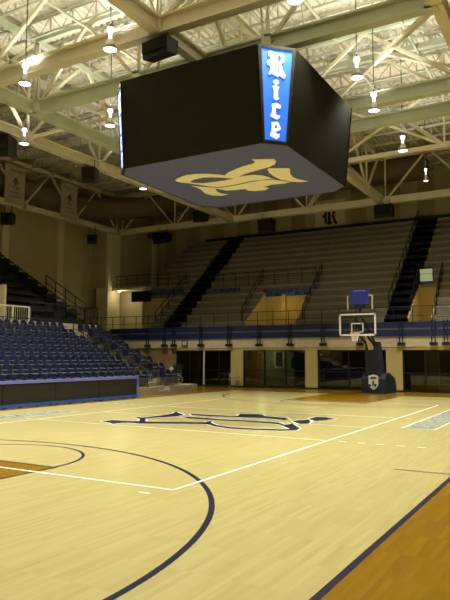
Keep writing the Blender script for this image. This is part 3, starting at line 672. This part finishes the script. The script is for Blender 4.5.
# ============================================================ LEFT UPPER STAND (black benches)
us = thing('upper_stand', 'steep stand of black benches rising against the left wall above the navy seats', 'grandstand')
s_ = MB(); NU = 10; UT, UR = .84, .50
for k_ in range(NU):
    x1 = -16.0-k_*UT; s_.box(x1-UT-.02, x1, 5.6 if k_ < 4 else -18, 11.4, 3.7+(k_)*UR-.3 if k_ else 3.7, 4.0+k_*UR)
    if k_ < 4: s_.box(x1-UT-.02, x1, -18, 1.2, 3.7+(k_)*UR-.3 if k_ else 3.7, 4.0+k_*UR)
s_.build('stepped_base', 'dark', us)
for k_ in range(NU):
    x1 = -16.0-k_*UT; z = 4.0+k_*UR
    for a, b in (((-18,1.1), (5.7,9.6), (10.6,11.4)) if k_ < 4 else ((-18,9.6), (10.6,11.4))):
        MB().box(x1-.62, x1-.3, a, b, z+.32, z+.40).box(x1-.64, x1-.60, a, b, z+.02, z+.6).build('bench', 'dark', us)
for q in ((-19.5,-15.98,1.2,1.3,3.7,5.5), (-19.5,-15.98,5.5,5.6,3.7,5.5), (-19.5,-19.4,1.3,5.5,3.7,5.6)): MB().box(*q).build('tunnel_wall', 'wall', us)
rail('guard_rail', 'cream-coloured balustrade above the navy seats at the left edge', [(-15.7,-4,3.45), (-15.7,6.9,3.45)], .95, 1.1, (.08,), 'column', .04, balus=.14)
rail('guard_rail', 'dark balustrade on the walkway between the black stand and the big column', [(-15.8,7.1,3.7), (-15.8,12.3,3.7)], 1.0, 1.0, (.1,), balus=.14)
rail('guard_rail', 'dark balustrade closing the far end of the left walkway past the black stand', [(-25,12.3,3.7), (-15.8,12.3,3.7)], 1.05, 1.0, (.1,), balus=.14)
rail('stair_rail', 'dark handrail climbing the near side of the aisle through the black benches', [(-15.9,9.6,4.0), (-24,9.6,8.7)], .95, 1.6, (.5,), r=.03)
rail('stair_rail', 'dark handrail climbing the far side of the aisle through the black benches', [(-15.9,11.37,3.98), (-19.2,11.37,5.9)], .95, 1.0, (.5,), r=.03)
rail('stair_rail', 'dark handrail down the stair between the two blocks of navy seats', [(-9.9,9.88,.6), (-15.4,9.88,3.0)], .9, 1.3, (.5,), r=.025)
rail('guard_rail', 'low dark rail behind the topmost row of navy seats', [(-15.5,-4,2.9), (-15.5,8.9,2.9)], .9, 1.3, (), r=.025)

# ============================================================ BANNERS
def banner(loc, label):
    t = thing('championship_banner', label, 'banner', loc, 0)
    m = MB(); nz, ny = 8, 6; W, H = 1.68, 2.55
    for s in (0, .02):
        P = [[(-s+.03*math.sin(i*1.3+j*.7)*(j/nz), -W/2+W*i/ny, -H*j/nz) for i in range(ny+1)] for j in range(nz+1)]
        for j in range(nz):
            for i in range(ny): m.quad(P[j][i], P[j][i+1], P[j+1][i+1], P[j+1][i])
    m.build('cloth', 'banner', t, True)
    MB().tube([(0,-.92,.02),(0,.92,.02)], .03, 6).build('hanging_pole', 'steel', t)
    e = MB()
    for p in ([(-.28,-1.15),(-.12,-.85),(0,-.72),(.12,-.85),(.28,-1.15),(.12,-1.05),(.06,-1.3),(-.06,-1.3),(-.12,-1.05)],): e.prism(p, lambda u, v, d: (.035+d, u, v), 0, .02)
    e.build('printed_emblem', 'bannerink', t)
    random.seed(3)
    for z, h, w_ in ((-.35,.10,1.0), (-1.50,.16,.6), (-1.86,.13,.8), (-2.1,.11,.95)):
        y = -w_/2; tx = MB()
        while y < w_/2: b = .05+.05*random.random(); tx.box(.035,.05, y, min(y+b, w_/2), z, z+h); y += b+.035
        tx.build('printed_line', 'banner_grey', t)
    return t
M['banner_grey'] = mat('banner_grey', (.36, .32, .27), .85)
banner((-23.05,12.08,14.5), 'cream hanging banner with small dark emblem at the very left edge')
banner((-23.05,17.15,14.5), 'cream hanging banner with small dark emblem, farther one next to the corner column')

# ============================================================ SPEAKERS
def speaker(loc, size, rz, tilt, label, hang):
    t = thing('loudspeaker', label, 'loudspeaker', loc, rz)
    w_, d_, h_ = size; q = math.tan(tilt)*d_
    MB().add([(-w_/2,-d_/2,-h_/2-q),(w_/2,-d_/2,-h_/2-q),(w_/2,d_/2,-h_/2),(-w_/2,d_/2,-h_/2),(-w_/2,-d_/2-q*.5,h_/2),(w_/2,-d_/2-q*.5,h_/2),(w_/2,d_/2,h_/2),(-w_/2,d_/2,h_/2)],
       [(3,2,1,0),(4,5,6,7),(0,1,5,4),(1,2,6,5),(2,3,7,6),(3,0,4,7)]).build('cabinet', 'black', t)
    MB().box(-w_/2*.9,w_/2*.9,-d_/2-q*.75-.03,-d_/2-q*.4,-h_/2*.8,h_/2*.85).build('grille', 'cloth', t)
    for s in (-1,1): MB().tube([(s*w_*.3,0,h_/2),(s*w_*.3,0,h_/2+hang)], .025, 6).build('hanger', 'rail', t)
    return t
speaker((-1.45,-1.3,11.3), (1.0,.5,.42), -.1, .2, 'black loudspeaker under the nearest beige beam above the scoreboard', .3)
speaker((-12.4,7.7,11.25), (.7,.6,.65), .4, .3, 'black loudspeaker on the long left truss next to the scoreboard corner', .4)
speaker((-13.0,2.4,11.3), (1.2,.8,.75), .4, .3, 'black loudspeaker cut by the left edge beside a glowing lamp', .4)
speaker((-18.9,23.2,11.2), (1.3,.7,.65), 0, .3, 'black loudspeaker under the far truss, leftmost over the far balcony', .5)
speaker((-14.6,22.0,12.2), (1.0,.6,.7), .2, .3, 'black loudspeaker under the lower corner of the scoreboard', 1.0)
speaker((-9.8,23.2,11.2), (1.1,.6,.8), .1, .3, 'black loudspeaker under the far truss left of the wall letter', .5)
speaker((-1.35,23.2,11.3), (1.15,.6,.7), 0, .3, 'black loudspeaker under the far truss right of the wall letter', .4)
speaker((-23.3,11.8,10.95), (.8,.7,.6), .6, .3, 'black loudspeaker under the left wall truss below the banners', .6)
speaker((-23.3,20.0,10.95), (.7,.6,.55), .6, .3, 'black loudspeaker on the left wall truss beside the corner column', .75)

# ============================================================ BASKET
B = thing('basketball_stanchion', 'portable basketball goal with navy padded base in front of the far glass wall', 'basketball goal', (0,0,0))
pb = MB(); prof = [(15.35,0),(15.35,.75),(15.5,1.0),(16.1,1.05),(17.2,.75),(17.45,.3),(17.45,0)]
n = len(prof); P = [(-.54,y,z) for y,z in prof]+[(.70,y,z) for y,z in prof]
pb.add(P, [tuple(range(n)), tuple(range(n,2*n))]+[(i,(i+1)%n,n+(i+1)%n,n+i) for i in range(n)]); base = pb.build('padded_base', 'navypad', B)
sh = [(-.22,.86),(0,.92),(.22,.86),(.22,.5),(.16,.34),(0,.22),(-.16,.34),(-.22,.5)]
e = MB().prism(sh, lambda u, v, d: (u*1.15+.08, 15.345-d, v*1.12-.05), 0, .02).build('shield_emblem', 'shield', base)
MB().prism([(-.12,.80),(.14,.80),(.14,.73),(-.14,.71)], lambda u, v, d: (u*1.15+.08, 15.322-d, v*1.12-.05), 0, .012).prism([(-.17,.5),(-.1,.44),(-.12,.36),(-.2,.42)], lambda u, v, d: (u*1.15+.08, 15.322-d, v*1.12-.05), 0, .012).prism([(.06,.5),(.16,.48),(.1,.36),(.02,.40)], lambda u, v, d: (u*1.15+.08, 15.322-d, v*1.12-.05), 0, .012).prism([(-.05,.62),(.04,.62),(.0,.4),(-.04,.4)], lambda u, v, d: (u*1.15+.08, 15.322-d, v*1.12-.05), 0, .012).build('emblem_marks', 'navypad', e)
MB().add([(-.36,15.4,.95),(.46,15.4,.95),(.46,16.15,.95),(-.36,16.15,.95),(-.28,15.2,2.65),(.36,15.2,2.65),(.36,15.85,2.65),(-.28,15.85,2.65)], [(3,2,1,0),(4,5,6,7),(0,1,5,4),(1,2,6,5),(2,3,7,6),(3,0,4,7)]).build('padded_mast', 'navypad', B)
MB().bar((-.18,15.5,2.4),(-.18,13.35,3.2),.09).bar((.18,15.5,2.4),(.18,13.35,3.2),.09).bar((-.18,15.6,2.5),(-.18,13.35,3.75),.07).bar((.18,15.6,2.5),(.18,13.35,3.75),.07).build('boom_arm', 'rail', B)
MB().bar((.02,15.25,2.3),(.02,14.75,2.95),.24).build('boom_pad', 'cream', B)
bb = MB().box(-.88,.88,13.12,13.14,2.93,3.93).build('backboard', 'board_glass', B)
fr = MB(); fr.box(-.915,.915,13.09,13.16,2.88,2.97).box(-.915,.915,13.09,13.16,3.89,3.965).box(-.915,-.84,13.09,13.16,2.88,3.96).box(.84,.915,13.09,13.16,2.88,3.96)
fr.build('board_frame', 'white', bb)
sq = MB(); sq.box(-.305,.305,13.10,13.115,3.46,3.51).box(-.305,-.255,13.10,13.115,3.05,3.5).box(.255,.305,13.10,13.115,3.05,3.5).box(-.305,.305,13.10,13.115,3.05,3.09).build('target_square', 'white', bb)
rm = MB(); rm.tube([(.2286*math.cos(2*math.pi*i/24), 12.725+.2286*math.sin(2*math.pi*i/24), 3.05) for i in range(25)], .014, 8)
rm.box(-.09,.09,12.95,13.1,3.0,3.07).build('rim', 'orange', B)
nt_ = MB()
for i in range(12):
    for s in (1,-1):
        nt_.tube([((.225-.10*j/5)*math.cos(2*math.pi*(i+s*j*.5)/12), 12.725+(.225-.10*j/5)*math.sin(2*math.pi*(i+s*j*.5)/12), 3.04-.42*j/5) for j in range(6)], .008, 4)
nt_.build('net', 'net', B)
t = thing('shot_clock', 'blue shot clock box with tan side bars mounted above the glass backboard', 'shot clock', (0.05,13.3,0))
MB().box(-.45,.45,0,.2,4.42,5.15).build('clock_box', 'blueclock', t)
MB().box(-.30,.30,-.012,0,5.06,5.12).build('header_strip', 'lilac', t)
MB().bar((0,.1,3.95),(0,.1,4.42),.12).build('mount_post', 'black', t); MB().box(-.25,.25,.02,.18,4.28,4.42).build('mount_plate', 'black', t)
for s in (-1,1): MB().tube([(s*.45,.1,4.85),(s*.62,.1,4.85),(s*.62,.1,4.2)], .045, 6).build('side_bar', 'wall', t)
